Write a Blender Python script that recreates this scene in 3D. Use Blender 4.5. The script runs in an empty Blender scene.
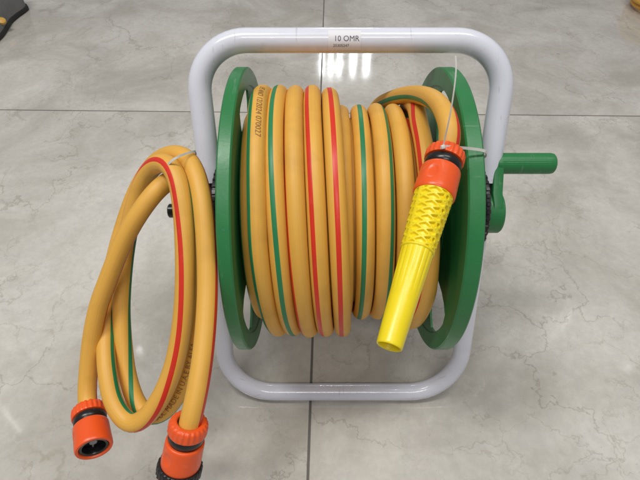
import bpy, bmesh, math, random
from mathutils import Vector, Matrix, noise
random.seed(7)
PI = math.pi
sc = bpy.context.scene
COL = sc.collection

# ------------------------------------------------------------------ camera
PITCH = math.radians(46.0)
CAMZ = 0.544
FPX = 481.0
CT, ST = math.cos(PITCH), math.sin(PITCH)
cam_d = bpy.data.cameras.new('camera')
cam = bpy.data.objects.new('camera', cam_d)
COL.objects.link(cam)
cam.location = (0, 0, CAMZ)
cam.rotation_euler = (PI/2 - PITCH, 0, 0)
cam_d.sensor_width = 36.0
cam_d.lens = FPX/640*36
cam_d.clip_start = 0.01
cam_d.clip_end = 100
sc.camera = cam

def at(x, y, Z):
    """photo measurement (pixel x, y and metres of depth) to a point of the place"""
    X = (x-320)/FPX*Z
    Y = (y-240)/FPX*Z
    return Vector((X, Z*CT - Y*ST, CAMZ - Z*ST - Y*CT))

def direction(dx, dy, dz):
    return Vector((dx, dz*CT - dy*ST, -dz*ST - dy*CT)).normalized()

TO_CAM = Vector((0, -CT, ST))

# ------------------------------------------------------------------ materials
def mat(name, base, rough=0.4, var=0.08, scale=60, bump=0.0, bscale=300, coat=0.0, spec=0.5, rvar=0.1,
        dirt=None, scuff=None, trans=0.0, sss=0.0, metallic=0.0):
    m = bpy.data.materials.new(name); m.use_nodes = True
    nt = m.node_tree; n = nt.nodes; l = nt.links
    b = n['Principled BSDF']
    tc = n.new('ShaderNodeTexCoord')
    nz = n.new('ShaderNodeTexNoise'); nz.inputs['Scale'].default_value = scale; nz.inputs['Detail'].default_value = 5
    l.new(tc.outputs['Object'], nz.inputs['Vector'])
    cr = n.new('ShaderNodeMixRGB')
    cr.inputs[1].default_value = [c*(1-var) for c in base]+[1]
    cr.inputs[2].default_value = [min(1, c*(1+var)) for c in base]+[1]
    l.new(nz.outputs['Fac'], cr.inputs[0])
    out = cr.outputs[0]
    if dirt:
        n2 = n.new('ShaderNodeTexNoise'); n2.inputs['Scale'].default_value = scale*0.35; n2.inputs['Detail'].default_value = 8
        n2.inputs['Roughness'].default_value = 0.7
        l.new(tc.outputs['Object'], n2.inputs['Vector'])
        rp = n.new('ShaderNodeMapRange'); rp.inputs[1].default_value = 0.55; rp.inputs[2].default_value = 0.8
        rp.inputs[3].default_value = 0; rp.inputs[4].default_value = dirt[1]
        l.new(n2.outputs['Fac'], rp.inputs[0])
        mx = n.new('ShaderNodeMixRGB'); l.new(rp.outputs[0], mx.inputs[0]); l.new(out, mx.inputs[1])
        mx.inputs[2].default_value = list(dirt[0])+[1]
        out = mx.outputs[0]
    if scuff:
        # short fine scratches and rubbed spots
        for rot, sc3, lo, hi in ((0.4, (260, 26, 60), 0.66, 0.74), (-0.9, (30, 300, 40), 0.68, 0.75), (0.0, (150, 150, 150), 0.70, 0.76)):
            mpp = n.new('ShaderNodeMapping'); mpp.inputs['Rotation'].default_value = (rot, rot*0.7, rot*1.3); mpp.inputs['Scale'].default_value = sc3
            l.new(tc.outputs['Object'], mpp.inputs[0])
            n4 = n.new('ShaderNodeTexNoise'); n4.inputs['Scale'].default_value = 1.0; n4.inputs['Detail'].default_value = 3
            l.new(mpp.outputs[0], n4.inputs['Vector'])
            r4 = n.new('ShaderNodeMapRange'); r4.inputs[1].default_value = lo; r4.inputs[2].default_value = hi; r4.inputs[4].default_value = scuff[1]
            l.new(n4.outputs['Fac'], r4.inputs[0])
            mx = n.new('ShaderNodeMixRGB'); l.new(r4.outputs[0], mx.inputs[0]); l.new(out, mx.inputs[1]); mx.inputs[2].default_value = list(scuff[0])+[1]
            out = mx.outputs[0]
    l.new(out, b.inputs['Base Color'])
    mr = n.new('ShaderNodeMapRange'); mr.inputs[3].default_value = max(0.02, rough-rvar); mr.inputs[4].default_value = rough+rvar
    l.new(nz.outputs['Fac'], mr.inputs[0]); l.new(mr.outputs[0], b.inputs['Roughness'])
    b.inputs['Specular IOR Level'].default_value = spec
    b.inputs['Coat Weight'].default_value = coat
    b.inputs['Coat Roughness'].default_value = 0.08
    b.inputs['Transmission Weight'].default_value = trans
    b.inputs['Metallic'].default_value = metallic
    if sss:
        b.inputs['Subsurface Weight'].default_value = sss
        b.inputs['Subsurface Radius'].default_value = (0.004, 0.0025, 0.001)
        b.inputs['Subsurface Scale'].default_value = 1.0
    if bump:
        n3 = n.new('ShaderNodeTexNoise'); n3.inputs['Scale'].default_value = bscale; n3.inputs['Detail'].default_value = 3
        l.new(tc.outputs['Object'], n3.inputs['Vector'])
        bp = n.new('ShaderNodeBump'); bp.inputs['Strength'].default_value = bump; bp.inputs['Distance'].default_value = 0.001
        l.new(n3.outputs['Fac'], bp.inputs['Height']); l.new(bp.outputs[0], b.inputs['Normal'])
    return m

def hose_mat(name, base, rough, streak=0.10):
    """rubbery hose skin with fine streaks running along its length (UV: u round, v along in metres)"""
    m = bpy.data.materials.new(name); m.use_nodes = True
    nt = m.node_tree; n = nt.nodes; l = nt.links
    b = n['Principled BSDF']
    uv = n.new('ShaderNodeUVMap')
    mp = n.new('ShaderNodeMapping'); mp.inputs['Scale'].default_value = (38, 9, 1)
    l.new(uv.outputs[0], mp.inputs[0])
    nz = n.new('ShaderNodeTexNoise'); nz.inputs['Scale'].default_value = 1.0; nz.inputs['Detail'].default_value = 4
    l.new(mp.outputs[0], nz.inputs['Vector'])
    tc = n.new('ShaderNodeTexCoord')
    n2 = n.new('ShaderNodeTexNoise'); n2.inputs['Scale'].default_value = 34; n2.inputs['Detail'].default_value = 6
    l.new(tc.outputs['Object'], n2.inputs['Vector'])
    mx = n.new('ShaderNodeMixRGB')
    mx.inputs[1].default_value = [c*(1-streak) for c in base]+[1]
    mx.inputs[2].default_value = [min(1, c*(1+streak)) for c in base]+[1]
    l.new(nz.outputs['Fac'], mx.inputs[0])
    rp = n.new('ShaderNodeMapRange'); rp.inputs[1].default_value = 0.52; rp.inputs[2].default_value = 0.78
    rp.inputs[3].default_value = 0; rp.inputs[4].default_value = 0.42
    l.new(n2.outputs['Fac'], rp.inputs[0])
    m2 = n.new('ShaderNodeMixRGB'); m2.blend_type = 'MIX'
    m2.inputs[2].default_value = [base[0]*0.62, base[1]*0.62, base[2]*0.7, 1]
    l.new(rp.outputs[0], m2.inputs[0]); l.new(mx.outputs[0], m2.inputs[1])
    n5 = n.new('ShaderNodeTexNoise'); n5.inputs['Scale'].default_value = 120; n5.inputs['Detail'].default_value = 6; n5.inputs['Roughness'].default_value = 0.7
    l.new(tc.outputs['Object'], n5.inputs['Vector'])
    r5 = n.new('ShaderNodeMapRange'); r5.inputs[1].default_value = 0.56; r5.inputs[2].default_value = 0.74; r5.inputs[4].default_value = 0.22
    l.new(n5.outputs['Fac'], r5.inputs[0])
    m3 = n.new('ShaderNodeMixRGB'); l.new(r5.outputs[0], m3.inputs[0]); l.new(m2.outputs[0], m3.inputs[1])
    m3.inputs[2].default_value = [base[0]*0.8+0.09, base[1]*0.8+0.10, base[2]*0.8+0.09, 1]
    l.new(m3.outputs[0], b.inputs['Base Color'])
    mr = n.new('ShaderNodeMapRange'); mr.inputs[3].default_value = rough-0.1; mr.inputs[4].default_value = rough+0.12
    l.new(n2.outputs['Fac'], mr.inputs[0]); l.new(mr.outputs[0], b.inputs['Roughness'])
    b.inputs['Specular IOR Level'].default_value = 0.4
    bp = n.new('ShaderNodeBump'); bp.inputs['Strength'].default_value = 0.22; bp.inputs['Distance'].default_value = 0.0006
    l.new(nz.outputs['Fac'], bp.inputs['Height']); l.new(bp.outputs[0], b.inputs['Normal'])
    return m

M_HOSE = hose_mat('amber_hose', (0.70, 0.375, 0.062), 0.48)
M_RED = hose_mat('red_stripe', (0.62, 0.032, 0.014), 0.36)
M_GREENSTRIPE = hose_mat('green_stripe', (0.022, 0.20, 0.075), 0.38)
M_PRINT = mat('hose_print', (0.24, 0.125, 0.04), 0.6)
M_GREEN = mat('green_plastic', (0.020, 0.178, 0.050), 0.38, 0.10, 45, 0.08, 400, dirt=((0.10, 0.17, 0.11), 0.25), scuff=((0.15, 0.27, 0.17), 0.45))
M_WHITE = mat('white_paint', (0.70, 0.71, 0.785), 0.22, 0.03, 30, 0.04, 260, coat=0.5, dirt=((0.47, 0.46, 0.46), 0.35), scuff=((0.36, 0.34, 0.33), 0.35), rvar=0.06)
M_ORANGE = mat('orange_plastic', (0.80, 0.095, 0.014), 0.34, 0.07, 60, 0.06, 500, rvar=0.08, scuff=((0.80, 0.22, 0.10), 0.35))
M_YELLOW = mat('yellow_plastic', (0.84, 0.66, 0.012), 0.30, 0.05, 70, 0.05, 500, rvar=0.08, sss=0.08)
M_BLACK = mat('black_plastic', (0.012, 0.012, 0.013), 0.35, 0.2, 90, 0.08, 500)
M_RUBBER = mat('black_rubber', (0.010, 0.010, 0.010), 0.28, 0.2, 90)
M_GREY = mat('grey_pin', (0.28, 0.28, 0.29), 0.4)
M_STICKER = mat('sticker_paper', (0.74, 0.73, 0.76), 0.5, 0.02, 80)
M_INK = mat('sticker_ink', (0.06, 0.06, 0.09), 0.6)
M_NYLON = mat('nylon_tie', (0.72, 0.71, 0.66), 0.35, 0.04, 80, trans=0.15)
M_SHOE = mat('grey_suede', (0.17, 0.17, 0.165), 0.75, 0.25, 40, 0.4, 500, dirt=((0.16, 0.16, 0.15), 0.4))
M_SOLE = mat('dark_sole', (0.018, 0.018, 0.018), 0.7, 0.2, 60)
M_LACE = mat('amber_eyelet', (0.60, 0.34, 0.06), 0.45)
M_AXLE = mat('steel_axle', (0.45, 0.45, 0.46), 0.35, metallic=1.0)

# ------------------------------------------------------------------ object helpers
ORIGIN = {}
def thing(name, label, cat, loc=(0, 0, 0), group=None):
    o = bpy.data.objects.new(name, None); COL.objects.link(o)
    o.empty_display_size = 0.03
    o.location = loc; o['label'] = label; o['category'] = cat
    if group: o['group'] = group
    ORIGIN[o.name] = Vector(loc)
    return o

def obj(name, bm, mats, parent=None, loc=None, sharp=35):
    """one mesh object; bm is in place coordinates"""
    if parent is not None: org = ORIGIN[parent.name]
    else: org = Vector(loc) if loc is not None else Vector((0, 0, 0))
    bmesh.ops.translate(bm, verts=bm.verts[:], vec=-org)
    me = bpy.data.meshes.new(name); bm.to_mesh(me); bm.free()
    for m in (mats if isinstance(mats, (list, tuple)) else [mats]): me.materials.append(m)
    for p in me.polygons: p.use_smooth = True
    me.set_sharp_from_angle(angle=math.radians(sharp))
    o = bpy.data.objects.new(name, me); COL.objects.link(o)
    if parent is not None: o.parent = parent
    else: o.location = org
    ORIGIN[o.name] = org
    return o

def tag(o, label, cat, group=None):
    o['label'] = label; o['category'] = cat
    if group: o['group'] = group
    return o

# ------------------------------------------------------------------ shape helpers
def catmull(ctrl, step):
    """centripetal-ish Catmull-Rom through control rows (any dimension) resampled to even length"""
    n = len(ctrl); out = []
    for i in range(n-1):
        p0 = ctrl[max(i-1, 0)]; p1 = ctrl[i]; p2 = ctrl[i+1]; p3 = ctrl[min(i+2, n-1)]
        for k in range(16):
            t = k/16
            out.append([0.5*((2*b)+(-a+c)*t+(2*a-5*b+4*c-d)*t*t+(-a+3*b-3*c+d)*t**3) for a, b, c, d in zip(p0, p1, p2, p3)])
    out.append(list(ctrl[-1]))
    res = [out[0]]; acc = 0.0
    need = step
    for a, b in zip(out, out[1:]):
        L = math.dist(a[:3], b[:3])
        while acc + L >= need and L > 1e-9:
            t = (need-acc)/L
            res.append([u+(v-u)*t for u, v in zip(a, b)])
            need += step
        acc += L
    res.append(out[-1])
    return res

def smooth_rows(rows, times, cols):
    for _ in range(times):
        new = [r[:] for r in rows]
        for i in range(1, len(rows)-1):
            for c in cols: new[i][c] = 0.25*rows[i-1][c]+0.5*rows[i][c]+0.25*rows[i+1][c]
        rows = new
    return rows

def frames(rows, ref, mode):
    """per sample: centre, tangent, e1 (angle 0), e2 (angle +90)"""
    out = []
    P = [Vector(r[:3]) for r in rows]
    for i, p in enumerate(P):
        t = (P[min(i+1, len(P)-1)]-P[max(i-1, 0)]).normalized()
        if mode == 'side':                 # ref is the +90 direction
            e2 = (ref - t*ref.dot(t)).normalized(); e1 = t.cross(e2).normalized()
        else:                              # ref is the 0 direction
            e1 = (ref - t*ref.dot(t)).normalized(); e2 = t.cross(e1).normalized()
        out.append((p, t, e1, e2))
    return out

SEG = 36
SEP = 170
def hose_mesh(bm, rows, fr, r, stripes=True):
    """rows[i][3] = angle of the red stripe in degrees; the green one lies SEP degrees back"""
    uvl = bm.loops.layers.uv.verify()
    rings = []; L = 0; lens = []
    for i, (p, t, e1, e2) in enumerate(fr):
        if i: L += (p-fr[i-1][0]).length
        lens.append(L)
        a0 = math.radians(rows[i][3])
        rr = r*(1+0.012*noise.noise(Vector((L*22, 3.1, r*100))))
        rings.append([bm.verts.new(p + (e1*math.cos(a0+2*PI*k/SEG)+e2*math.sin(a0+2*PI*k/SEG))*rr) for k in range(SEG)])
    gi = (-SEP/360*SEG) % SEG
    g0 = int(round(gi))
    for i in range(len(rings)-1):
        for k in range(SEG):
            k2 = (k+1) % SEG
            f = bm.faces.new((rings[i][k], rings[i][k2], rings[i+1][k2], rings[i+1][k]))
            if stripes:
                if k in (SEG-2, SEG-1, 0): f.material_index = 1
                elif k in ((g0-1) % SEG, g0 % SEG, (g0+1) % SEG): f.material_index = 2
            for lp, (uu, vv) in zip(f.loops, ((k, lens[i]), (k+1, lens[i]), (k+1, lens[i+1]), (k, lens[i+1]))):
                lp[uvl].uv = (uu/SEG, vv)
    bm.faces.new(rings[0][::-1]); bm.faces.new(rings[-1])
    bmesh.ops.recalc_face_normals(bm, faces=bm.faces[:])
    return lens

def text_mesh(body, size, cuts=2):
    cu = bpy.data.curves.new('lettering', 'FONT'); cu.body = body; cu.size = size; cu.align_x = 'LEFT'; cu.align_y = 'CENTER'
    cu.resolution_u = 3
    ob = bpy.data.objects.new('lettering', cu); COL.objects.link(ob)
    dg = bpy.context.evaluated_depsgraph_get(); dg.update()
    me = bpy.data.meshes.new_from_object(ob.evaluated_get(dg))
    bpy.data.objects.remove(ob); bpy.data.curves.remove(cu)
    b = bmesh.new(); b.from_mesh(me); bpy.data.meshes.remove(me)
    bmesh.ops.triangulate(b, faces=b.faces[:])
    if cuts: bmesh.ops.subdivide_edges(b, edges=b.edges[:], cuts=cuts, use_grid_fill=True)
    return b

def text_on_hose(body, size, rows, fr, lens, s0, ang, r, flip=1, wear=0.0):
    """lettering printed along the hose from arc length s0, centred at angle ang (deg), lying in the skin"""
    b = text_mesh(body, size)
    for v in b.verts:
        s = s0 + flip*v.co.x
        i = min(range(len(lens)), key=lambda q: abs(lens[q]-s))
        j = i if lens[i] <= s or i == 0 else i-1
        j = min(j, len(lens)-2)
        t = (s-lens[j])/max(1e-9, lens[j+1]-lens[j])
        a = [fr[j][q].lerp(fr[j+1][q], t) for q in range(4)]
        th = math.radians(ang) + flip*v.co.y/r
        e1 = a[2].normalized(); e2 = a[3].normalized()
        v.co = a[0] + (e1*math.cos(th)+e2*math.sin(th))*(r*1.013+0.00012)
    bmesh.ops.recalc_face_normals(b, faces=b.faces[:])
    return b

def add_tube(bm, pts, r, seg=20, cap=True, mi=0):
    P = [Vector(p) for p in pts]
    t = (P[1]-P[0]).normalized()
    up = Vector((0, 0, 1)) if abs(t.z) < 0.9 else Vector((1, 0, 0))
    e = (up - t*up.dot(t)).normalized()
    rings = []
    for i, p in enumerate(P):
        t = (P[min(i+1, len(P)-1)]-P[max(i-1, 0)]).normalized()
        e = (e - t*e.dot(t)).normalized(); f = t.cross(e)
        rr = r[i] if isinstance(r, (list, tuple)) else r
        rings.append([bm.verts.new(p+(e*math.cos(2*PI*k/seg)+f*math.sin(2*PI*k/seg))*rr) for k in range(seg)])
    for a, b in zip(rings, rings[1:]):
        for k in range(seg):
            fc = bm.faces.new((a[k], a[(k+1) % seg], b[(k+1) % seg], b[k])); fc.material_index = mi
    if cap:
        for rg, rv in ((rings[0], True), (rings[-1], False)):
            fc = bm.faces.new(rg[::-1] if rv else rg); fc.material_index = mi
    return rings

def lathe(bm, prof, org, axis, ref, seg=48, disp=None, mi=0, closed=False):
    """prof: (radius, height) from start to end; angle 0 looks along ref"""
    axis = axis.normalized(); e1 = (ref-axis*ref.dot(axis)).normalized(); e2 = axis.cross(e1)
    rings = []
    for (r, h) in prof:
        ring = []
        if r < 1e-6:
            ring = [bm.verts.new(org+axis*h)]
        else:
            for k in range(seg):
                a = 2*PI*k/seg
                rr = r + (disp(a, h, r) if disp else 0)
                ring.append(bm.verts.new(org+axis*h+(e1*math.cos(a)+e2*math.sin(a))*rr))
        rings.append(ring)
    pairs = list(zip(rings, rings[1:]))
    if closed: pairs.append((rings[-1], rings[0]))
    fs = []
    for a, b in pairs:
        for k in range(seg):
            k2 = (k+1) % seg
            if len(a) == 1 and len(b) == 1: continue
            if len(a) == 1: vs = (a[0], b[k2], b[k])
            elif len(b) == 1: vs = (a[k], a[k2], b[0])
            else: vs = (a[k], a[k2], b[k2], b[k])
            f = bm.faces.new(vs); f.material_index = mi; fs.append(f)
    bmesh.ops.recalc_face_normals(bm, faces=bm.faces[:])
    return fs

def dense(prof, step):
    out = []
    for (r0, h0), (r1, h1) in zip(prof, prof[1:]):
        n = max(1, int(math.hypot(r1-r0, h1-h0)/step))
        for k in range(n): out.append((r0+(r1-r0)*k/n, h0+(h1-h0)*k/n))
    out.append(prof[-1])
    return out

def prism_x(bm, outline, x0, x1, bev=0.0015, mi=0):
    """extrude a YZ outline between x0 and x1 and round its edges"""
    a = [bm.verts.new((x0, y, z)) for y, z in outline]; b = [bm.verts.new((x1, y, z)) for y, z in outline]
    n = len(a)
    fs = [bm.faces.new(a[::-1]), bm.faces.new(b)]
    for k in range(n): fs.append(bm.faces.new((a[k], a[(k+1) % n], b[(k+1) % n], b[k])))
    for f in fs: f.material_index = mi
    bmesh.ops.recalc_face_normals(bm, faces=fs)
    if bev:
        es = [e for e in bm.edges if (e.verts[0] in a and e.verts[1] in a) or (e.verts[0] in b and e.verts[1] in b)]
        bmesh.ops.bevel(bm, geom=es, offset=bev, segments=3, profile=0.5, affect='EDGES')

def strap(bm, pts, width, thick, side, closed=False):
    """flat nylon band through pts; side(i, tangent) gives the direction of its width"""
    P = [Vector(p) for p in pts]; n = len(P); rings = []
    for i, p in enumerate(P):
        a = P[(i-1) % n] if closed else P[max(i-1, 0)]
        b = P[(i+1) % n] if closed else P[min(i+1, n-1)]
        t = (b-a).normalized(); w = side(t); w = (w-t*w.dot(t)).normalized(); nn = t.cross(w)
        rings.append([bm.verts.new(p+w*sx*width/2+nn*sy*thick/2) for sx, sy in ((-1, -1), (1, -1), (1, 1), (-1, 1))])
    pr = list(zip(rings, rings[1:]))
    if closed: pr.append((rings[-1], rings[0]))
    for a, b in pr:
        for k in range(4): bm.faces.new((a[k], a[(k+1) % 4], b[(k+1) % 4], b[k]))
    if not closed:
        bm.faces.new(rings[0][::-1]); bm.faces.new(rings[-1])
    bmesh.ops.recalc_face_normals(bm, faces=bm.faces[:])

# ------------------------------------------------------------------ floor
def make_floor():
    bm = bmesh.new()
    vs = [bm.verts.new(p) for p in ((-9, -6, 0), (9, -6, 0), (9, 12, 0), (-9, 12, 0))]
    bm.faces.new(vs)
    m = bpy.data.materials.new('polished_marble_tile'); m.use_nodes = True
    nt = m.node_tree; n = nt.nodes; l = nt.links; b = n['Principled BSDF']
    def math_(op, a, b_=None, c=None):
        q = n.new('ShaderNodeMath'); q.operation = op
        for i, v in enumerate((a, b_, c)):
            if v is None: continue
            if isinstance(v, (int, float)): q.inputs[i].default_value = v
            else: l.new(v, q.inputs[i])
        return q.outputs[0]
    def rng(v, a, b_, c=0.0, d=1.0, smooth=True):
        q = n.new('ShaderNodeMapRange'); q.interpolation_type = 'SMOOTHSTEP' if smooth else 'LINEAR'
        l.new(v, q.inputs[0])
        for i, x in enumerate((a, b_, c, d)): q.inputs[i+1].default_value = x
        return q.outputs[0]
    def mix(f, a, c):
        q = n.new('ShaderNodeMixRGB')
        for i, v in enumerate((f, a, c)):
            if isinstance(v, (int, float)): q.inputs[i].default_value = v
            elif isinstance(v, tuple): q.inputs[i].default_value = list(v)+[1]
            else: l.new(v, q.inputs[i])
        return q.outputs[0]
    def nse(vec, scale, detail=4, rough=0.5, dist=0.0):
        q = n.new('ShaderNodeTexNoise'); q.inputs['Scale'].default_value = scale; q.inputs['Detail'].default_value = detail
        q.inputs['Roughness'].default_value = rough; q.inputs['Distortion'].default_value = dist
        l.new(vec, q.inputs['Vector']); return q
    tc = n.new('ShaderNodeTexCoord')
    mp = n.new('ShaderNodeMapping'); mp.vector_type = 'TEXTURE'
    mp.inputs['Location'].default_value = (0.0005, 0.898, 0); mp.inputs['Rotation'].default_value = (0, 0, -0.0185)
    l.new(tc.outputs['Object'], mp.inputs[0])
    sx = n.new('ShaderNodeSeparateXYZ'); l.new(mp.outputs[0], sx.inputs[0])
    u, w = sx.outputs[0], sx.outputs[1]
    du = math_('PINGPONG', u, 0.5); dw = math_('PINGPONG', w, 0.5)
    dmin = math_('MINIMUM', du, dw)
    grout = rng(dmin, 0.0011, 0.0019, 1.0, 0.0)
    cb = n.new('ShaderNodeCombineXYZ'); l.new(math_('FLOOR', u), cb.inputs[0]); l.new(math_('FLOOR', w), cb.inputs[1])
    wn = n.new('ShaderNodeTexWhiteNoise'); wn.noise_dimensions = '3D'; l.new(cb.outputs[0], wn.inputs['Vector'])
    off = n.new('ShaderNodeVectorMath'); off.operation = 'MULTIPLY_ADD'
    l.new(wn.outputs['Color'], off.inputs[0]); off.inputs[1].default_value = (17, 13, 5); l.new(mp.outputs[0], off.inputs[2])
    co = off.outputs[0]
    wob = nse(co, 7, 6, 0.62)
    wv = n.new('ShaderNodeVectorMath'); wv.operation = 'MULTIPLY_ADD'
    l.new(wob.outputs['Color'], wv.inputs[0]); wv.inputs[1].default_value = (0.22, 0.22, 0.0); l.new(co, wv.inputs[2])
    wob2 = nse(co, 38, 4, 0.6)
    wv2 = n.new('ShaderNodeVectorMath'); wv2.operation = 'MULTIPLY_ADD'
    l.new(wob2.outputs['Color'], wv2.inputs[0]); wv2.inputs[1].default_value = (0.022, 0.022, 0.0); l.new(wv.outputs[0], wv2.inputs[2])
    def vein(scale, w0, w1, mscale, m0, m1):
        vo = n.new('ShaderNodeTexVoronoi'); vo.feature = 'DISTANCE_TO_EDGE'; vo.inputs['Scale'].default_value = scale
        l.new(wv2.outputs[0], vo.inputs['Vector'])
        ln = rng(vo.outputs['Distance'], w0, w1, 1.0, 0.0)
        ms = rng(nse(co, mscale, 3).outputs['Fac'], m0, m1)
        return math_('MULTIPLY', ln, ms)
    v1 = vein(6.5, 0.0, 0.015, 5, 0.42, 0.60)
    v2 = vein(15.0, 0.0, 0.026, 6.5, 0.46, 0.64)
    v4 = vein(31.0, 0.0, 0.026, 9, 0.50, 0.66)
    v3 = vein(3.2, 0.0, 0.05, 4, 0.45, 0.7)
    cloud = rng(nse(co, 4.2, 7, 0.62, 0.6).outputs['Fac'], 0.32, 0.68)
    fine = nse(co, 90, 6, 0.7)
    tan = rng(nse(co, 3.0, 5, 0.6).outputs['Fac'], 0.55, 0.78)
    blot = rng(nse(co, 17, 6, 0.7).outputs['Fac'], 0.66, 0.80)
    wisp = rng(nse(wv.outputs[0], 11, 5, 0.65, 1.2).outputs['Fac'], 0.60, 0.76)
    c = mix(cloud, (0.425, 0.400, 0.348), (0.635, 0.612, 0.556))
    c = mix(math_('MULTIPLY', tan, 0.5), c, (0.41, 0.365, 0.295))
    c = mix(math_('MULTIPLY', wisp, 0.35), c, (0.60, 0.60, 0.585))
    c = mix(math_('MULTIPLY', rng(fine.outputs['Fac'], 0.3, 0.7), 0.22), c, (0.30, 0.285, 0.26))
    c = mix(math_('MULTIPLY', blot, 0.35), c, (0.33, 0.255, 0.15))
    c = mix(math_('MULTIPLY', v3, 0.22), c, (0.62, 0.61, 0.59))
    c = mix(math_('MULTIPLY', v2, 0.30), c, (0.235, 0.185, 0.12))
    c = mix(math_('MULTIPLY', v4, 0.20), c, (0.25, 0.21, 0.155))
    speck = rng(nse(co, 160, 3, 0.6).outputs['Fac'], 0.66, 0.76)
    c = mix(math_('MULTIPLY', speck, 0.28), c, (0.27, 0.24, 0.19))
    pale = rng(nse(wv.outputs[0], 46, 4, 0.65).outputs['Fac'], 0.60, 0.74)
    c = mix(math_('MULTIPLY', pale, 0.30), c, (0.64, 0.63, 0.60))
    c = mix(math_('MULTIPLY', v1, 0.36), c, (0.19, 0.155, 0.115))
    c = mix(math_('MULTIPLY', grout, 0.9), c, (0.085, 0.080, 0.072))
    l.new(c, b.inputs['Base Color'])
    ro = math_('ADD', rng(nse(co, 9, 6, 0.7).outputs['Fac'], 0.3, 0.75, 0.04, 0.10), math_('MULTIPLY', grout, 0.6))
    l.new(ro, b.inputs['Roughness'])
    b.inputs['Specular IOR Level'].default_value = 0.5
    hgt = math_('SUBTRACT', math_('MULTIPLY', nse(co, 5, 2).outputs['Fac'], 0.10), grout)
    bp = n.new('ShaderNodeBump'); bp.inputs['Strength'].default_value = 0.5; bp.inputs['Distance'].default_value = 0.0012
    l.new(hgt, bp.inputs['Height']); l.new(bp.outputs[0], b.inputs['Normal'])
    o = obj('floor', bm, m)
    o['kind'] = 'structure'
make_floor()

# ------------------------------------------------------------------ hose reel
RX, AY, AZ = 0.029, 0.362, 0.212          # middle of the reel, axle
FR = 0.138                                # flange radius
reel = thing('hose_reel', 'green hose reel with a white tubular frame standing on marble tiles', 'hose reel', (RX, AY, 0))
FOOT = Vector((0, 0.266, 0.0098)); TOP = Vector((0, 0.440, 0.353))
UP = (TOP-FOOT).normalized()
SIDE = 0.139

def u_path(base_x, start, corner_end, rad, n=14, splay=0.0, shift=0.0):
    """half-open U: up one leg, round two corners, down the other; start/corner_end are YZ points (as vectors, x=0)"""
    d = (corner_end-start).normalized(); out = []
    bx = Vector((1, 0, 0))
    L = (corner_end-start).length
    for k in range(8): out.append(start - bx*base_x + d*(L-rad)*k/8)
    c = corner_end - d*rad - bx*(base_x-rad)
    for k in range(n+1):
        a = PI/2*k/n
        out.append(c - bx*rad*math.cos(a) + d*rad*math.sin(a))
    for k in range(1, 12): out.append(corner_end + bx*((-base_x+rad)+(2*base_x-2*rad)*k/12))
    c = corner_end - d*rad + bx*(base_x-rad)
    for k in range(n+1):
        a = PI/2*(1-k/n)
        out.append(c + bx*rad*math.cos(a) + d*rad*math.sin(a))
    for k in range(7, -1, -1): out.append(start + bx*base_x + d*(L-rad)*k/8)
    def sp(p): return math.copysign(splay*max(0, (p-start).dot(d))/L, p.x)*min(1, abs(p.x)/base_x) + shift*max(0, (p-start).dot(d))/L
    return [p+Vector((RX+sp(p), 0, 0)) for p in out]

AX = Vector((0, AY+0.004, AZ))
bm = bmesh.new()
add_tube(bm, u_path(SIDE, AX + UP*0.028, TOP, 0.047, splay=0.0062), 0.0111, 28)
handle = obj('handle_frame', bm, M_WHITE, reel)
bm = bmesh.new()
add_tube(bm, u_path(SIDE-0.0035, AX - UP*0.022, FOOT, 0.056, shift=-0.0035), 0.0098, 28)
obj('front_foot', bm, M_WHITE, reel)
bm = bmesh.new()
REAR = Vector((0, 2*AX.y-FOOT.y-0.02, 0.0098))
add_tube(bm, u_path(SIDE-0.004, AX + (REAR-AX).normalized()*0.022, REAR, 0.050), 0.0095, 24)
obj('rear_foot', bm, M_WHITE, reel)

# price sticker on the handle bar
def sticker():
    bm = bmesh.new(); r = 0.0111+0.00022
    def pos(x, a, rr): return TOP + Vector((RX, 0, 0)) + Vector((x, -math.cos(a)*rr, math.sin(a)*rr))
    x0 = (328-320)/FPX*0.434-RX; x1 = (361-320)/FPX*0.434-RX
    a0, a1 = math.radians(-22), math.radians(72); N = 14
    for rr, flip in ((r, False),):
        g = [[bm.verts.new(pos(x0+(x1-x0)*i/4, a0+(a1-a0)*k/N, rr)) for k in range(N+1)] for i in range(5)]
        for i in range(4):
            for k in range(N): bm.faces.new((g[i][k], g[i+1][k], g[i+1][k+1], g[i][k+1]))
    for body, size, xo, ang in (('10 OMR', 0.0066, 0.0052, 31), ('25305247', 0.0036, 0.0046, 1)):
        t = text_mesh(body, size)
        for v in t.verts: v.co = pos(x0+xo+v.co.x, math.radians(ang)+v.co.y/r, r+0.00012)
        for f in t.faces: f.material_index = 1
        me = bpy.data.meshes.new('t'); t.to_mesh(me); t.free()
        bm.from_mesh(me); bpy.data.meshes.remove(me)
    bmesh.ops.recalc_face_normals(bm, faces=bm.faces[:])
    for f in bm.faces:
        c = f.calc_center_median() - TOP - Vector((RX, 0, 0)); c.x = 0
        if f.normal.dot(c) < 0: f.normal_flip()
    s = obj('price_sticker', bm, [M_STICKER, M_INK], handle)
    s['label'] = 'white price sticker reading 10 OMR'
sticker()

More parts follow.
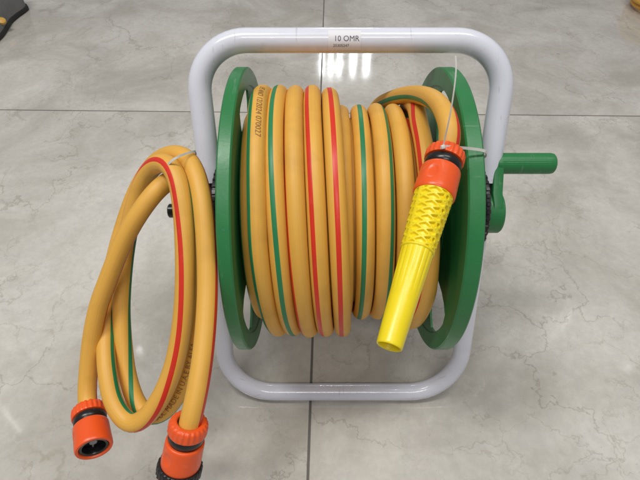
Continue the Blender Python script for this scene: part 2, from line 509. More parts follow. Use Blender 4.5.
# flanges: deep rim band, flat disc with three openings, hub
def flange(s, reach, turn, T):
    bm = bmesh.new()
    ax = Vector((-s, 0, 0)); org = Vector((RX + s*reach, AY, AZ))
    prof = [(FR-0.0012, 0), (FR, 0.0012), (FR, T-0.0012), (FR-0.0012, T), (0.1222, T), (0.1212, T-0.001), (0.1212, T-0.0032), (FR-0.0045, T-0.0032), (FR-0.0045, 0)]
    lathe(bm, prof, org, ax, Vector((0, 0, 1)), 128, closed=True)
    lathe(bm, [(0.010, T-0.0004), (0.0665, T-0.0004), (0.0665, T-0.0032), (0.030, T-0.0032), (0.028, 0.001), (0.026, -0.001), (0.010, -0.001)], org, ax, Vector((0, 0, 1)), 96, closed=True)
    lathe(bm, [(0.0650, T-0.0034), (0.0650, 0.004), (0.0672, 0.004), (0.0672, T-0.0034)], org, ax, Vector((0, 0, 1)), 96, closed=True)
    # three solid sectors between the openings, each with a rib on its outer side
    for k in range(3):
        a0 = math.radians(turn+120*k)
        def pt(rr, a, h): return org+Vector((0, math.cos(a), math.sin(a)))*rr+ax*h
        rads = [0.0655, 0.075, 0.085, 0.095, 0.107, 0.117, 0.1225]
        hws = [math.radians(q) for q in (59, 50, 47, 45, 44.5, 46, 53)]
        n = 20
        top = [[bm.verts.new(pt(r, a0-hw+2*hw*q/n, T-0.0010)) for q in range(n+1)] for r, hw in zip(rads, hws)]
        bot = [[bm.verts.new(pt(r, a0-hw+2*hw*q/n, T-0.0030)) for q in range(n+1)] for r, hw in zip(rads, hws)]
        for i in range(len(rads)-1):
            for q in range(n):
                bm.faces.new((top[i][q], top[i][q+1], top[i+1][q+1], top[i+1][q]))
                bm.faces.new((bot[i][q], bot[i+1][q], bot[i+1][q+1], bot[i][q+1]))
            for q in (0, n): bm.faces.new((top[i][q], top[i+1][q], bot[i+1][q], bot[i][q]))
        d = Vector((0, math.cos(a0), math.sin(a0))); q_ = Vector((0, -math.sin(a0), math.cos(a0)))
        vs = []
        for rr in (0.066, FR-0.006):
            for sy, h in ((-1, 0.003), (1, 0.003), (1, T-0.0028), (-1, T-0.0028)): vs.append(bm.verts.new(org+d*rr+q_*sy*0.0013+ax*h))
        for f in ((0, 1, 2, 3), (7, 6, 5, 4), (0, 4, 5, 1), (1, 5, 6, 2), (2, 6, 7, 3), (3, 7, 4, 0)): bm.faces.new([vs[i] for i in f])
    bmesh.ops.recalc_face_normals(bm, faces=bm.faces[:])
    obj('flange', bm, M_GREEN, reel)
flange(-1, 0.1060, 140, 0.0112); flange(1, 0.0930, 143, 0.0132)

bm = bmesh.new()
lathe(bm, [(0.055, -0.0925), (0.0575, -0.091), (0.0575, 0.078), (0.055, 0.0795)], Vector((RX, AY, AZ)), Vector((1, 0, 0)), Vector((0, 0, 1)), 64)
obj('drum', bm, M_GREEN, reel)

# black joints that clamp the tubes round the axle
def joint(s):
    bm = bmesh.new()
    def o(u, v): p = AX + UP*u + Vector((0, UP.z, -UP.y))*v; return (p.y, p.z)
    outl = []
    for k in range(24):
        a = 2*PI*k/24
        rr = 0.0175
        outl.append(o(0.013*math.copysign(abs(math.sin(a))**0.8, math.sin(a))*1.9 + 0.0, rr*math.copysign(abs(math.cos(a))**0.8, math.cos(a))))
    xa, xb = RX+s*0.1135, RX+s*0.1400
    prism_x(bm, outl, min(xa, xb), max(xa, xb), 0.003)
    # plug that runs up inside the handle tube
    add_tube(bm, [Vector((RX+s*SIDE, 0, 0))+AX+UP*q for q in (0.0, 0.012, 0.022, 0.034)], [0.0085, 0.0092, 0.0092, 0.0088], 20)
    # ratchet teeth ring
    lathe(bm, [(0.012, 0), (0.0415, 0), (0.0425, 0.001), (0.0425, 0.004), (0.0415, 0.005), (0.012, 0.005)], Vector((RX+s*0.1265, AX.y, AX.z)), Vector((s, 0, 0)), Vector((0, 0, 1)), 288,
          disp=lambda a, h, r: 0.0013*(1 if math.sin(a*36) > 0 else 0) if r > 0.02 else 0, closed=True)
    obj('joint', bm, M_BLACK, reel)
joint(-1); joint(1)

# inlet stub on the other end of the axle
bm = bmesh.new()
lathe(bm, [(0.0, -0.060), (0.0062, -0.060), (0.0072, -0.0590), (0.0072, -0.0530), (0.0056, -0.0520), (0.0056, -0.0480), (0.0068, -0.0470), (0.0068, -0.012), (0.0095, -0.010), (0.0095, 0.0)],
      Vector((RX-0.123, AY, AZ)), Vector((1, 0, 0)), Vector((0, 0, 1)), 32)
obj('axle_stub', bm, M_RUBBER, reel)

# crank
crank_pt = at(500, 163.5, 0.478)
bm = bmesh.new()
hubc = Vector((0, AX.y-0.004, AX.z-0.002)); gp = Vector((0, crank_pt.y, crank_pt.z))
d = (gp-hubc); Lc = d.length; d.normalize(); q = Vector((0, -d.z, d.y))
outl = []
for k in range(15):
    a = PI*k/14 + PI
    p = hubc + q*0.0205*math.cos(a) + d*0.0205*math.sin(a); outl.append((p.y, p.z))
outl.append(tuple((hubc+d*0.012+q*0.0195)[1:])); outl.append(tuple((hubc+d*0.022+q*0.013)[1:]))
for k in range(11):
    a = PI*k/10
    p = gp + q*0.0095*math.cos(a) + d*0.0095*math.sin(a); outl.append((p.y, p.z))
outl.append(tuple((hubc+d*0.022-q*0.013)[1:])); outl.append(tuple((hubc+d*0.012-q*0.0195)[1:]))
prism_x(bm, outl, RX+0.1410, RX+0.1510, 0.0012)
lathe(bm, [(0.004, 0.1355), (0.0200, 0.1355), (0.0212, 0.1366), (0.0212, 0.1518), (0.0202, 0.1532), (0.012, 0.1536), (0.0, 0.1536)], Vector((RX, hubc.y, hubc.z)), Vector((1, 0, 0)), Vector((0, 0, 1)), 64)
arm = obj('crank', bm, M_GREEN, reel)
bm = bmesh.new()
Lg = 0.0575
prof = dense([(0.0, -0.001), (0.0095, -0.001), (0.0101, 0.0), (0.0104, 0.004), (0.0104, Lg-0.004), (0.0098, Lg-0.0012), (0.0085, Lg), (0.0, Lg)], 0.004)
lathe(bm, prof, Vector((RX+0.1455, gp.y, gp.z)), Vector((1, 0, 0)), TO_CAM, 96,
      disp=lambda a, h, r: -0.00025*max(0, math.cos(a*34))**2 if 0.003 < h < Lg-0.004 and r > 0.009 else 0)
obj('grip', bm, M_GREEN, arm)

# ------------------------------------------------------------------ hose wound on the reel
HR = 0.0078
def wound():
    rows = []
    axc = Vector((RX, AY, AZ))
    def put(phi, x, r, red, sag=0.0):
        # phi 0 = front, 90 = bottom, 180 = back, 270 = top
        a = math.radians(phi)
        rows.append([RX+x, AY-math.cos(a)*r, AZ-math.sin(a)*(r+max(0, math.sin(a))*sag), red])
    # first layer, right to left; turn numbers count from the right; red angle at the front of each turn
    red1 = [-45, -112, -152, -198, -240, -300, -330, -310, -280, -262, -258]
    x1 = [0.0628, 0.0432, 0.0264, 0.0098, -0.0075, -0.0235, -0.0395, -0.0550, -0.0705, -0.0850]
    # second layer, left to right
    x2 = [-0.0742, -0.0588, -0.0430, -0.0272, -0.0108]
    red2 = [-240, -200, -50, -18, 0]
    S = 15
    wob = [random.uniform(-1, 1) for _ in range(20)]
    n1 = len(x1)
    for k in range(-135-360*10, -135-60, S):         # innermost layer, left to right, on the drum
        t = (k+135+3600)/3540
        put(k-90, -0.082+0.145*t, 0.0848, red1[0]+20)
    for k in range(-135, 0, S):                      # climbs at the right flange, coming up from behind
        a = math.radians(k-90)
        put(k-90, x1[0]-0.0055+0.004*min(1, -k/90), 0.1010+0.0042*max(0, -math.sin(a)), red1[0]+20)
    for i in range(n1):
        for k in range(0, 360, S):
            t = k/360
            phi = k-90                       # each turn is taken from the top, down the front, round the back
            nx = x1[i+1] if i+1 < n1 else -0.0845
            # front half almost straight, the step to the next turn is made behind
            st = 0.0 if k < 170 else min(1, (k-170)/180)
            st = st*st*(3-2*st)
            rr = 0.1010 + 0.0012*wob[i]*math.sin(math.radians(phi*1.0)+i) - 0.0046*max(0, -math.sin(math.radians(phi)))
            lean = 0.0052*(1-math.cos(PI*min(1, k/180)))/2 - 0.0025
            if k >= 180: lean = 0.0017*(1-st) - 0.0025*st
            sag = [0.010, 0.003, 0.0, 0.002, 0.001, 0.003, 0.001, 0.0, 0.003, 0.003][i]
            if i == 0 and k < 180:                   # last turn on the right: slack, high on top, swinging left below
                sn = math.sin(math.radians(phi))
                rr += 0.0066*max(0, -sn); lean = 0.0010*math.cos(math.radians(phi)) - 0.0062*max(0, -sn) - 0.0040*max(0, sn)
            if i == 0: rr += 0.0085*max(0, math.sin(math.radians(phi+42)))
            if i == n1-1:
                rr = 0.1010 + (0.0165*max(0, (k-200)/160) if k > 200 else 0)
                nx = -0.0790
            tt = max(0, (t-0.25))
            rd = red1[i] + (red1[i+1]-red1[i])*t
            put(phi + 360*i, x1[i]*(1-st)+nx*st+lean, rr, rd, sag)
    base = 360*n1
    n2 = len(x2)
    off = rows[-1][3] - (-280)
    for i in range(n2):
        for k in range(0, 360, S):
            if i == n2-1 and k > 180: break
            t = k/360
            phi = k-90
            nx = x2[i+1] if i+1 < n2 else 0.006
            a = math.radians(phi)
            # steady helix, steeper over the front
            pitch = nx-x2[i]
            x = x2[i] + pitch*(k-90)/360 + 0.0042*math.sin(a)
            if i == 0 and k < 60: x = x2[0] - 0.0066 + 0.0001*k*0.6
            sag = [0.009, 0.003, 0.003, 0.006, 0.0075][i]
            top = [0.0024, -0.0022, -0.0034, -0.0044, -0.0048, -0.0048][i if k < 180 else i+1]
            rr = 0.1178 + 0.0009*wob[i+11] + (top if math.sin(a) < 0 else 0)*abs(math.sin(a))
            r0 = red2[i]; r1 = red2[i+1] if i+1 < n2 else 8
            rl = red2[i-1] if i else red2[0]
            rd = (rl + (r0-rl)*(0.75+0.25*k/90)) if k < 90 and i else (r0 + (r1-r0)*(k-90)/360*1.0 if k >= 90 else r0)
            if k < 90 and i: rd = rl + (r0-rl)*(k+270)/360
            put(phi, x, rr, rd, sag)
    # leaves the coil behind, drifts right, comes over the top and drops forward to the nozzle
    for phi, x, r, rd in ((110, 0.000, 0.119, 8), (135, 0.006, 0.118, 16), (160, 0.0135, 0.1172, 24), (185, 0.022, 0.1168, 32), (200, 0.028, 0.1166, 38), (212, 0.0340, 0.1170, 42)):
        put(phi, x, r, rd)
    for x, y, Z, rd in ((391, 99.0, 0.486, 54), (404, 95.0, 0.456, 57), (419, 94.5, 0.422, 58), (434.5, 100.5, 0.386, 56), (446, 116, 0.360, 52), (450.5, 136, 0.352, 46), (447, 152, 0.353, 42), (443.5, 165, 0.350, 40)):
        p = at(x, y, Z); rows.append([p.x, p.y, p.z, rd])
    rows2 = smooth_rows(catmull(rows, 0.0042), 4, (0, 1, 2, 3))
    for i, r in enumerate(rows2):                    # a hose never lies perfectly even
        q = min(1, (len(rows2)-1-i)/25)
        L = i*0.0042
        c = Vector((0, r[1]-AY, r[2]-AZ)).normalized()
        n_ = noise.noise(Vector((L*9, 1.7, 0)))*0.0011*q; m_ = noise.noise(Vector((L*7, 9.2, 4)))*0.0008*q
        r[0] += m_; r[1] += c.y*n_; r[2] += c.z*n_; r[3] += noise.noise(Vector((L*6, 5.5, 2)))*9
    fr = frames(rows2, Vector((1, 0, 0)), 'side')
    return rows2, fr
w_rows, w_fr = wound()
hose = thing('garden_hose', 'amber yellow garden hose with red and green stripes wound round the green reel', 'garden hose', (RX, AY, AZ))
bm = bmesh.new()
w_len = hose_mesh(bm, w_rows, w_fr, HR)
obj('hose_tube', bm, [M_HOSE, M_RED, M_GREENSTRIPE], hose, sharp=60)

def nearest_len(rows, lens, p):
    i = min(range(len(rows)), key=lambda q: (Vector(rows[q][:3])-p).length)
    return lens[i], i
# print on the first turn of the outer layer
s0, i0 = nearest_len(w_rows, w_len, at(259, 92, 0.430))
try:
    tb = text_on_hose('LPE AND 12/2024 070027', 0.0066, w_rows, w_fr, w_len, s0+0.004, 16, HR, 1)
    obj('printed_text', tb, M_PRINT, hose, sharp=60)
except Exception as e:
    print('text fail', e)

# ------------------------------------------------------------------ connectors and nozzle
def dimple(a0, h0, wa, wh, depth):
    def f(a, h, r):
        da = (a-a0+PI) % (2*PI)-PI
        q = (da*r/wa)**2 + ((h-h0)/wh)**2
        return -depth*max(0, 1-q)**0.5*min(1, (1-q)*3) if q < 1 else 0
    return f

def connector(root, org, axis, ref, k=1.0, adapter=False, deep=True, DA=0.62):
    """quick coupling: ribbed nut, black ring, smooth body with finger dimples, black mouth"""
    def S(pr): return [(r*k, h*k) for r, h in pr]
    bm = bmesh.new()
    prof = S(dense([(0.0084, 0.0045), (0.0086, 0.0008), (0.0094, 0.0), (0.0122, 0.0), (0.0140, 0.0012), (0.0147, 0.0034), (0.0148, 0.0088), (0.0142, 0.0100), (0.0108, 0.0102)], 0.0009))
    lathe(bm, prof, org, axis, ref, 144, disp=lambda a, h, r: (-0.0006*k*max(0, min(1, 0.5-1.6*math.cos(a*22))) if (r > 0.0130*k and h < 0.0096*k) else 0))
    nut = obj('collar_nut', bm, M_ORANGE, root, sharp=50)
    bm = bmesh.new()
    lathe(bm, S([(0.0100, 0.0096), (0.0122, 0.0100), (0.0134, 0.0112), (0.0137, 0.0135), (0.0134, 0.0160), (0.0122, 0.0174), (0.0122, 0.0188), (0.0100, 0.0190)]), org, axis, ref, 64)
    obj('seal_ring', bm, M_RUBBER, root)
    bm = bmesh.new()
    d1 = dimple(DA, 0.0295*k, 0.0046*k, 0.0062*k, 0.0013*k); d2 = dimple(DA+PI, 0.0295*k, 0.0050*k, 0.0062*k, 0.0011*k)
    prof = S(dense([(0.0104, 0.0182), (0.0138, 0.0182), (0.0145, 0.0190), (0.0147, 0.0208), (0.0149, 0.030), (0.0152, 0.0375), (0.0151, 0.0405), (0.0144, 0.0418), (0.0124, 0.0418), (0.0118, 0.0408), (0.0116, 0.030), (0.0100, 0.030)], 0.0010))
    lathe(bm, prof, org, axis, ref, 96, disp=lambda a, h, r: d1(a, h, r)+d2(a, h, r) if r > 0.0132*k else 0)
    body = obj('coupling_body', bm, M_ORANGE, root, sharp=50)
    if adapter:
        bm = bmesh.new()
        lathe(bm, S(dense([(0.0120, 0.0412), (0.0160, 0.0412), (0.0172, 0.0422), (0.0174, 0.0440), (0.0174, 0.0500), (0.0166, 0.0512), (0.0120, 0.0514)], 0.001)), org, axis, ref, 144,
              disp=lambda a, h, r: (-0.0008*k*max(0, min(1, 0.5-1.6*math.cos(a*28))) if r > 0.0165*k else 0))
        obj('ribbed_ring', bm, M_BLACK, root, sharp=50)
        bm = bmesh.new()
        lathe(bm, S([(0.0110, 0.0508), (0.0150, 0.0512), (0.0153, 0.0525), (0.0150, 0.0640), (0.0142, 0.0652), (0.0118, 0.0652), (0.0114, 0.0600), (0.0, 0.0600)]), org, axis, ref, 64)
        obj('coupling_tip', bm, M_ORANGE, root)
    elif deep:
        bm = bmesh.new()
        lathe(bm, S([(0.0117, 0.0310), (0.0117, 0.0402), (0.0112, 0.0407), (0.0094, 0.0404), (0.0090, 0.0395), (0.0086, 0.0330), (0.0060, 0.0325), (0.0055, 0.0300), (0.0, 0.0300)]), org, axis, ref, 64)
        ins = obj('mouth_liner', bm, M_RUBBER, root)
        bm = bmesh.new()
        lathe(bm, S([(0.0034, 0.0295), (0.0034, 0.0352), (0.0030, 0.0358), (0.0, 0.0360)]), org, axis, ref, 24)
        for q in range(3):
            a = 2*PI*q/3+0.3
            axis_n = axis.normalized(); e1 = (ref-axis_n*ref.dot(axis_n)).normalized(); e2 = axis_n.cross(e1)
            rd = e1*math.cos(a)+e2*math.sin(a)
            add_tube(bm, [org+axis_n*0.0335*k+rd*0.002*k, org+axis_n*0.0335*k+rd*0.0086*k], 0.0008*k, 8)
        bmesh.ops.recalc_face_normals(bm, faces=bm.faces[:])
        obj('valve_pin', bm, M_GREY, ins)
    return body

# spray nozzle hanging in front of the wound hose
n0 = at(446.5, 152, 0.352); n1 = at(389, 347, 0.287)
ndir = (n1-n0).normalized(); NL = (n1-n0).length
nozzle = thing('spray_nozzle', 'orange and yellow hose nozzle hanging in front of the wound hose', 'nozzle', tuple(n0))
connector(nozzle, n0, ndir, TO_CAM, 0.98, deep=False)
k = 0.98
G0 = 0.0395; G1 = NL*0.565
def grip_disp(a, h, r):
    if h < G0+0.0022 or h > G1-0.0016 or r < 0.0085: return 0
    s = (h-G0)
    da = (a+0.55+PI) % (2*PI)-PI           # spine of small rings, a little left of the side facing out
    p = 0.0056
    w = abs(da)*0.0125
    # side rails
    rail = (abs(abs(da)-1.62) < 0.09) or abs(abs(da)-2.9) < 0.08
    # branches sweep away from the spine in both diagonals
    f1 = ((s - 0.40*w)/p) % 1.0
    f2 = ((s + 0.46*w)/(p*1.0)+0.5) % 1.0
    l1 = abs(f1-0.5)*2; l2 = abs(f2-0.5)*2
    rid = max(1-l1/0.44 if l1 < 0.44 else 0, 1-l2/0.40 if l2 < 0.40 else 0)
    # rings along the spine
    sc_ = ((s/(p*2.0)) % 1.0-0.5)*p*2.0
    dd = math.hypot(sc_, da*0.0125)
    ring = 1 if abs(dd-0.0021) < 0.0007 else 0
    if dd < 0.0014: rid = 0
    if abs(da) < 0.05 and dd > 0.002: rid = max(rid, 0.9)
    v = 1.0 if rail else max(min(1, rid*2.6), ring)
    return -0.0019*(1-v)
bm = bmesh.new()
prof = [(0.0090, G0), (0.0128, G0), (0.0136, G0+0.0006), (0.0137, G0+0.002)] + \
       [(0.0136-(0.0136-0.0113)*i/150, G0+0.002+(G1-G0-0.0035)*i/150) for i in range(1, 151)] + [(0.0115, G1-0.0012), (0.0112, G1), (0.0085, G1+0.0004)]
lathe(bm, prof, n0, ndir, TO_CAM, 320, disp=grip_disp)
obj('lattice_grip', bm, M_YELLOW, nozzle, sharp=70)
bm = bmesh.new()
Bs = G1-0.001
def flute(a, h, r):
    t = (h-Bs)/(NL-Bs)
    amp = 0.00024*max(0, min(1, (0.52-t)/0.25)) if r > 0.0072 else 0
    return amp*(abs(math.cos(a*8))**0.6*1.6-1.0)
prof = [(0.0085, Bs), (0.0106, Bs)] + [(0.0106-(0.0106-0.0080)*i/60, Bs+0.0004+(NL-Bs-0.0012)*i/60) for i in range(61)] + \
       [(0.0078, NL-0.0003), (0.0074, NL), (0.0069, NL-0.0003), (0.0066, NL-0.0015), (0.0064, NL-0.016), (0.0040, NL-0.018), (0.0034, NL-0.012), (0.0, NL-0.0115)]
lathe(bm, prof, n0, ndir, TO_CAM, 160, disp=flute)
obj('spray_barrel', bm, M_YELLOW, nozzle, sharp=50)

# ------------------------------------------------------------------ tied loop of hose beside the reel
C = [ # x, y, depth, red angle
 (90.5, 414, 0.4155, -100), (88, 406, 0.4205, -100), (87, 395, 0.4245, -100), (88.5, 370, 0.425, -100), (92, 337, 0.421, -100), (98.5, 306, 0.415, -100), (108, 280, 0.409, -100), (123, 242, 0.400, -100), (140, 212, 0.393, -100),
 (159, 188, 0.394, -100), (176, 177, 0.403, -95), (188, 182, 0.412, -90), (195, 202, 0.410, -85), (199, 240, 0.404, -80), (199.5, 290, 0.402, -78), (195, 340, 0.404, -75),
 (184, 382, 0.408, -90), (168, 408, 0.412, -115), (152, 417, 0.417, -150), (138, 406, 0.422, -190), (127.5, 376, 0.428, -240), (122.5, 335, 0.432, -270), (121.5, 300, 0.433, -280), (125, 255, 0.431, -283),
 (132, 216, 0.424, -284), (142, 184, 0.412, -288), (154, 165.5, 0.398, -322), (167, 163, 0.385, -355), (177, 177, 0.378, -375), (182.5, 205, 0.374, -378), (185, 245, 0.373, -366), (185, 290, 0.376, -360),
 (180.5, 335, 0.381, -350), (171, 375, 0.386, -343), (154, 408, 0.391, -315), (132, 425, 0.397, -290), (114, 404, 0.404, -270), (107, 370, 0.414, -268), (105.5, 337, 0.428, -268), (107, 300, 0.443, -268),
 (114, 262, 0.450, -264), (124, 225, 0.450, -266), (137, 190, 0.444, -268), (152, 166, 0.430, -270), (166, 156, 0.413, -272), (179, 154.5, 0.399, -262), (190.5, 162, 0.388, -260), (199, 184, 0.379, -262), (203.5, 212, 0.373, -266), (206.5, 250, 0.369, -272),
 (207.5, 290, 0.364, -280), (205.5, 330, 0.355, -280), (201, 370, 0.346, -280), (195, 402, 0.341, -280), (190.5, 421, 0.340, -280), (188.5, 430, 0.3415, -280)]
rows = []
for x, y, Z, a in C:
    p = at(x, y, Z); rows.append([p.x, p.y, p.z, a])
c_rows = smooth_rows(catmull(rows, 0.0040), 6, (0, 1, 2, 3))
c_fr = frames(c_rows, TO_CAM, 'face')
# e2 must look out of the loop; travel is clockwise seen from the camera
mid = at(150, 290, 0.40)
sgn = sum(1 if f[3].dot(f[0]-mid) > 0 else -1 for f in c_fr)
if sgn < 0: c_fr = [(p, t, e1, -e2) for p, t, e1, e2 in c_fr]
coil = thing('connecting_hose', 'short amber yellow hose looped and tied up to the left of the reel', 'garden hose', tuple(at(150, 420, 0.40)))
bm = bmesh.new()
c_len = hose_mesh(bm, c_rows, c_fr, HR)
obj('hose_tube', bm, [M_HOSE, M_RED, M_GREENSTRIPE], coil, sharp=60)
s1, i1 = nearest_len(c_rows, c_len, at(193, 350, 0.405))
s2, i2 = nearest_len(c_rows, c_len, at(152, 417, 0.417))
bodytext = 'MAX. MADE IN U.A.E BY ALFA'
tb = text_on_hose(bodytext, 0.0060, c_rows, c_fr, c_len, s2-0.004, 8, HR, -1)
obj('printed_text', tb, M_PRINT, coil, sharp=60)

ca = Vector(c_rows[0][:3]); dA = direction(0.44, 0.58, -0.68)
def coupling_part(org, axis, ref, k, adapter, label):
    """coupling clamped on the hose: its nut carries the other pieces as sub-parts"""
    before = set(COL.objects)
    body = connector(coil, org, axis, ref, k, adapter)
    body['label'] = label
    for o in COL.objects:
        if o in before or o is body: continue
        if o.name.startswith('valve_pin'):
            pass
        o.parent = body
    body.name = 'coupling'
connA_org = at(88.5, 408, 0.424)
coupling_part(connA_org, dA, TO_CAM, 0.98, False, 'orange coupling with an open black mouth')
connB_org = at(189.5, 421, 0.340)
coupling_part(connB_org, direction(-0.25, 0.90, 0.32), TO_CAM, 0.95, True, 'orange coupling with a ribbed black ring')

# ------------------------------------------------------------------ cable ties
def closed_catmull(pts, n=10):
    out = []; m = len(pts)
    for i in range(m):
        p0, p1, p2, p3 = (Vector(pts[(i+j-1) % m]) for j in range(4))
        for k in range(n):
            t = k/n
            out.append(0.5*((2*p1)+(-p0+p2)*t+(2*p0-5*p1+4*p2-p3)*t*t+(-p0+3*p1-3*p2+p3)*t**3))
    return out
bm = bmesh.new()
pts = [at(165.5, 172, 0.392), at(167, 166, 0.3765), at(175, 158.5, 0.3710), at(185, 154, 0.3770), at(194.5, 151.5, 0.386), at(195.5, 155, 0.399), at(193, 161, 0.409), at(188, 166, 0.410), at(176, 172, 0.405), at(168, 175, 0.399)]
strap(bm, closed_catmull(pts), 0.0017, 0.0008, lambda t: direction(0.25, 1, 0.2), True)
tag(obj('cable_tie', bm, M_NYLON, None, tuple(at(190, 152, 0.39))), 'thin white cable tie round the top of the looped hose left of the reel', 'cable tie', 'white cable ties')
tie = thing('cable_tie', 'white cable tie with a long upright tail tying the nozzle to the right flange', 'cable tie', tuple(at(444, 146, 0.342)), 'white cable ties')
bm = bmesh.new()
pts = [at(441, 150, 0.360), at(440.5, 147.5, 0.345), at(446, 146.5, 0.3365), at(458, 147.5, 0.343), at(470, 148.5, 0.350), at(481, 150, 0.3525), at(485.8, 152, 0.3550), at(486, 155.5, 0.366), at(482, 157, 0.386), at(470, 155, 0.395), at(455, 153.5, 0.376), at(446, 152.5, 0.368)]
strap(bm, closed_catmull(pts), 0.0020, 0.0008, lambda t: direction(0.0, 1, 0.35), True)
obj('band', bm, M_NYLON, tie)
bm = bmesh.new()
rowsT = catmull([list(at(443, 147, 0.3355))+[0], list(at(445, 138, 0.332))+[0], list(at(450, 115, 0.322))+[0], list(at(454, 90, 0.316))+[0], list(at(456, 70, 0.314))+[0], list(at(455.5, 56, 0.316))+[0]], 0.004)
strap(bm, [Vector(r[:3]) for r in rowsT], 0.0009, 0.0005, lambda t: direction(1, 0.1, 0.5))
c0 = at(443, 147, 0.335)
lathe(bm, [(0.0, -0.0014), (0.0014, -0.0014), (0.0017, -0.001), (0.0017, 0.001), (0.0014, 0.0014), (0, 0.0014)], c0, direction(0.2, 1, 0.1), Vector((1, 0, 0)), 8)
obj('tail', bm, M_NYLON, tie)

# ------------------------------------------------------------------ things at the edge of the photograph
def shoe():
    cx, toe, heel = -0.885, 1.185, 1.475
    root = thing('shoe', 'dark grey shoe at the top left corner of the photo', 'shoe', (cx, (toe+heel)/2, 0))
    # stations along the shoe: fraction, half width, upper height
    st = [(0.0, 0.006, 0.030), (0.02, 0.026, 0.040), (0.07, 0.040, 0.050), (0.16, 0.049, 0.056), (0.28, 0.053, 0.062), (0.40, 0.050, 0.076), (0.52, 0.043, 0.092), (0.62, 0.037, 0.104), (0.74, 0.036, 0.112), (0.88, 0.037, 0.114), (0.96, 0.031, 0.112), (1.0, 0.014, 0.105)]
    bm = bmesh.new(); rings = []
    rws = catmull([[f, w, h] for f, w, h in st], 0.03)
    for f, w, h in rws:
        y = toe+(heel-toe)*f; ring = []
        bend = -0.010*math.sin(PI*min(1, max(0, f)))
        for k in range(25):
            a = PI*k/24
            ex = 0.75
            x = -math.cos(a); z = math.sin(a)
            ring.append(bm.verts.new((cx+bend+math.copysign(abs(x)**ex, x)*w*(1-0.25*z*z), y, 0.012+(h-0.012)*abs(z)**0.8)))
        rings.append(ring)
    for a, b in zip(rings, rings[1:]):
        for k in range(24): bm.faces.new((a[k], a[k+1], b[k+1], b[k]))
    bm.faces.new(rings[0]); bm.faces.new(rings[-1][::-1])
    bmesh.ops.recalc_face_normals(bm, faces=bm.faces[:])
    obj('upper', bm, M_SHOE, root, sharp=60)
    bm = bmesh.new(); lo = []; hi = []; mid_ = []
    side = [(f, w) for f, w, h in rws]
    loop = [(f, w+0.005, 1) for f, w in side]+[(f, w+0.005, -1) for f, w in side[::-1]]
    for lst, z, g in ((lo, 0.0015, -0.003), (mid_, 0.006, -0.0015), (hi, 0.013, -0.0035)):
        for f, w, s in loop:
            lst.append(bm.verts.new((cx-0.010*math.sin(PI*min(1, max(0, f)))+s*(w+g), toe-0.004+(heel-toe+0.008)*f, z)))
    n_ = len(loop)
    for a, b in ((lo, mid_), (mid_, hi)):
        for k in range(n_): bm.faces.new((a[k], a[(k+1) % n_], b[(k+1) % n_], b[k]))
    bm.faces.new(lo[::-1]); bm.faces.new(hi)
    bmesh.ops.recalc_face_normals(bm, faces=bm.faces[:])
    obj('sole', bm, M_SOLE, root)
    bm = bmesh.new()
    c = at(1.5, 20.5, 1.275)
    lathe(bm, [(0.0, 0.004), (0.007, 0.0035), (0.010, 0.0012), (0.0105, -0.004), (0.0, -0.004)], c, Vector((0.35, -0.35, 0.87)), Vector((1, 0, 0)), 24)
    e = obj('emblem', bm, M_LACE, root); e['label'] = 'small amber spot on the shoe'
shoe()

def far_coil():
    """a coil of hose lying on the floor, only its edge in view"""
    root = thing('hose_coil', 'amber yellow coil lying on the floor at the top right corner of the photo', 'garden hose', (1.052, 1.45, 0))
    rows = []
    for k in range(0, 360*4+1, 15):
        a = math.radians(k)
        lay = k/360
        r = 0.135 + 0.004*math.sin(k*0.7)+[0, 0.012, 0.003, 0.010, 0.0][min(4, int(lay))]*0.6
        rows.append([1.052+math.cos(a)*r, 1.45+math.sin(a)*r, 0.0085+lay*0.0150, 200])
    rr = smooth_rows(catmull(rows, 0.012), 2, (0, 1, 2))
    fr = frames(rr, Vector((0, 0, 1)), 'face')
    bm = bmesh.new(); hose_mesh(bm, rr, fr, 0.0082)
    obj('hose_tube', bm, [M_HOSE, M_RED, M_GREENSTRIPE], root, sharp=60)
far_coil()

# ------------------------------------------------------------------ lamps of the shop
w = bpy.data.worlds.new('World'); sc.world = w; w.use_nodes = True
bg = w.node_tree.nodes['Background']
bg.inputs[0].default_value = (0.95, 0.96, 1.0, 1); bg.inputs[1].default_value = 0.25

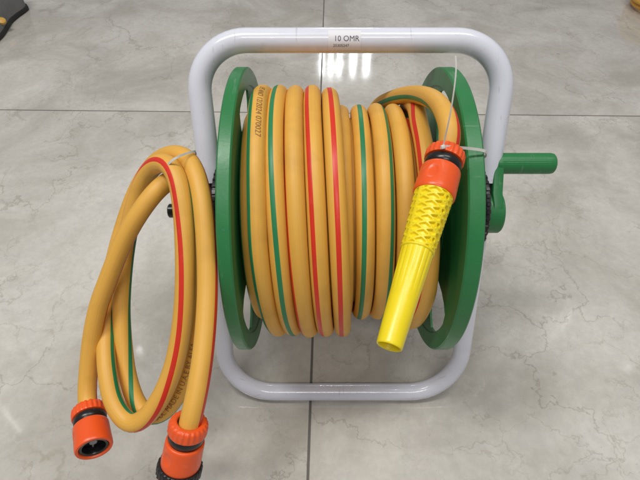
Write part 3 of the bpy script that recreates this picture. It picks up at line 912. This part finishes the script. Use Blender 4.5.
def area(name, loc, target, sx, sy, power, col=(1, 0.98, 0.95)):
    d = bpy.data.lights.new(name, 'AREA'); d.shape = 'RECTANGLE'; d.size = sx; d.size_y = sy; d.energy = power; d.color = col
    o = bpy.data.objects.new(name, d); COL.objects.link(o); o.location = loc
    o.rotation_euler = (Vector(target)-Vector(loc)).to_track_quat('-Z', 'Y').to_euler()
    return o
# ceiling panels above and behind the photographer
area('ceiling_lamp', (-0.9, 0.15, 2.7), (-0.9, 0.15, 0), 1.2, 0.30, 36)
area('ceiling_lamp', (0.7, 0.35, 2.7), (0.7, 0.35, 0), 1.2, 0.30, 16)
area('ceiling_lamp', (0.0, -1.4, 2.7), (0.0, -1.4, 0), 1.2, 0.30, 18)

# lamps seen mirrored in the polished floor: position follows from the mirror law
def mirrored(x, y, height):
    a = (x-320)/FPX; b_ = (y-240)/FPX
    d = Vector((a, CT-b_*ST, -ST-b_*CT))
    hit = Vector((0, 0, CAMZ)) + d*(CAMZ/-d.z)
    r = Vector((d.x, d.y, -d.z))
    return hit + r*(height/r.z)
for x, wpx in ((322, 4), (330.6, 3.6), (339, 5), (352.5, 6.5), (365.8, 7.5)):
    top = mirrored(x, 72, 2.5)
    ysc = top.y
    # same distance for the lower edge of the slot
    z0 = 2.5*0.845
    wm = wpx/FPX*math.hypot(top.y, top.z+CAMZ)*1.0
    area('window_slot', (top.x, top.y, (2.5+z0)/2), (top.x*0.2, 0, 0.9), wm*0.58, (2.5-z0), 2.4, (0.93, 0.97, 1.0))
for x0, y0, x1, y1, wid, pw in ((139, 351, 141, 349, 0.022, 0.16), (547, 346, 566, 307, 0.012, 0.16), (561, 332, 572, 311, 0.014, 0.14), (548, 329, 555, 315, 0.012, 0.06), (0, 405, 21, 432, 0.014, 0.16), (627, 370, 629, 367, 0.02, 0.08), (35, 357, 37, 354, 0.02, 0.06)):
    pa, pb = mirrored(x0, y0, 2.6), mirrored(x1, y1, 2.6)
    p = (pa+pb)/2; v = pb-pa
    o = area('spot_lamp', tuple(p), (p.x, p.y, 0), wid, max(0.02, v.length), pw*0.6)
    o.rotation_euler = (0, 0, math.atan2(v.y, v.x)-PI/2)

sc.view_settings.view_transform = 'Standard'
sc.view_settings.look = 'None'
sc.view_settings.exposure = 0.15
sc.view_settings.gamma = 1.0
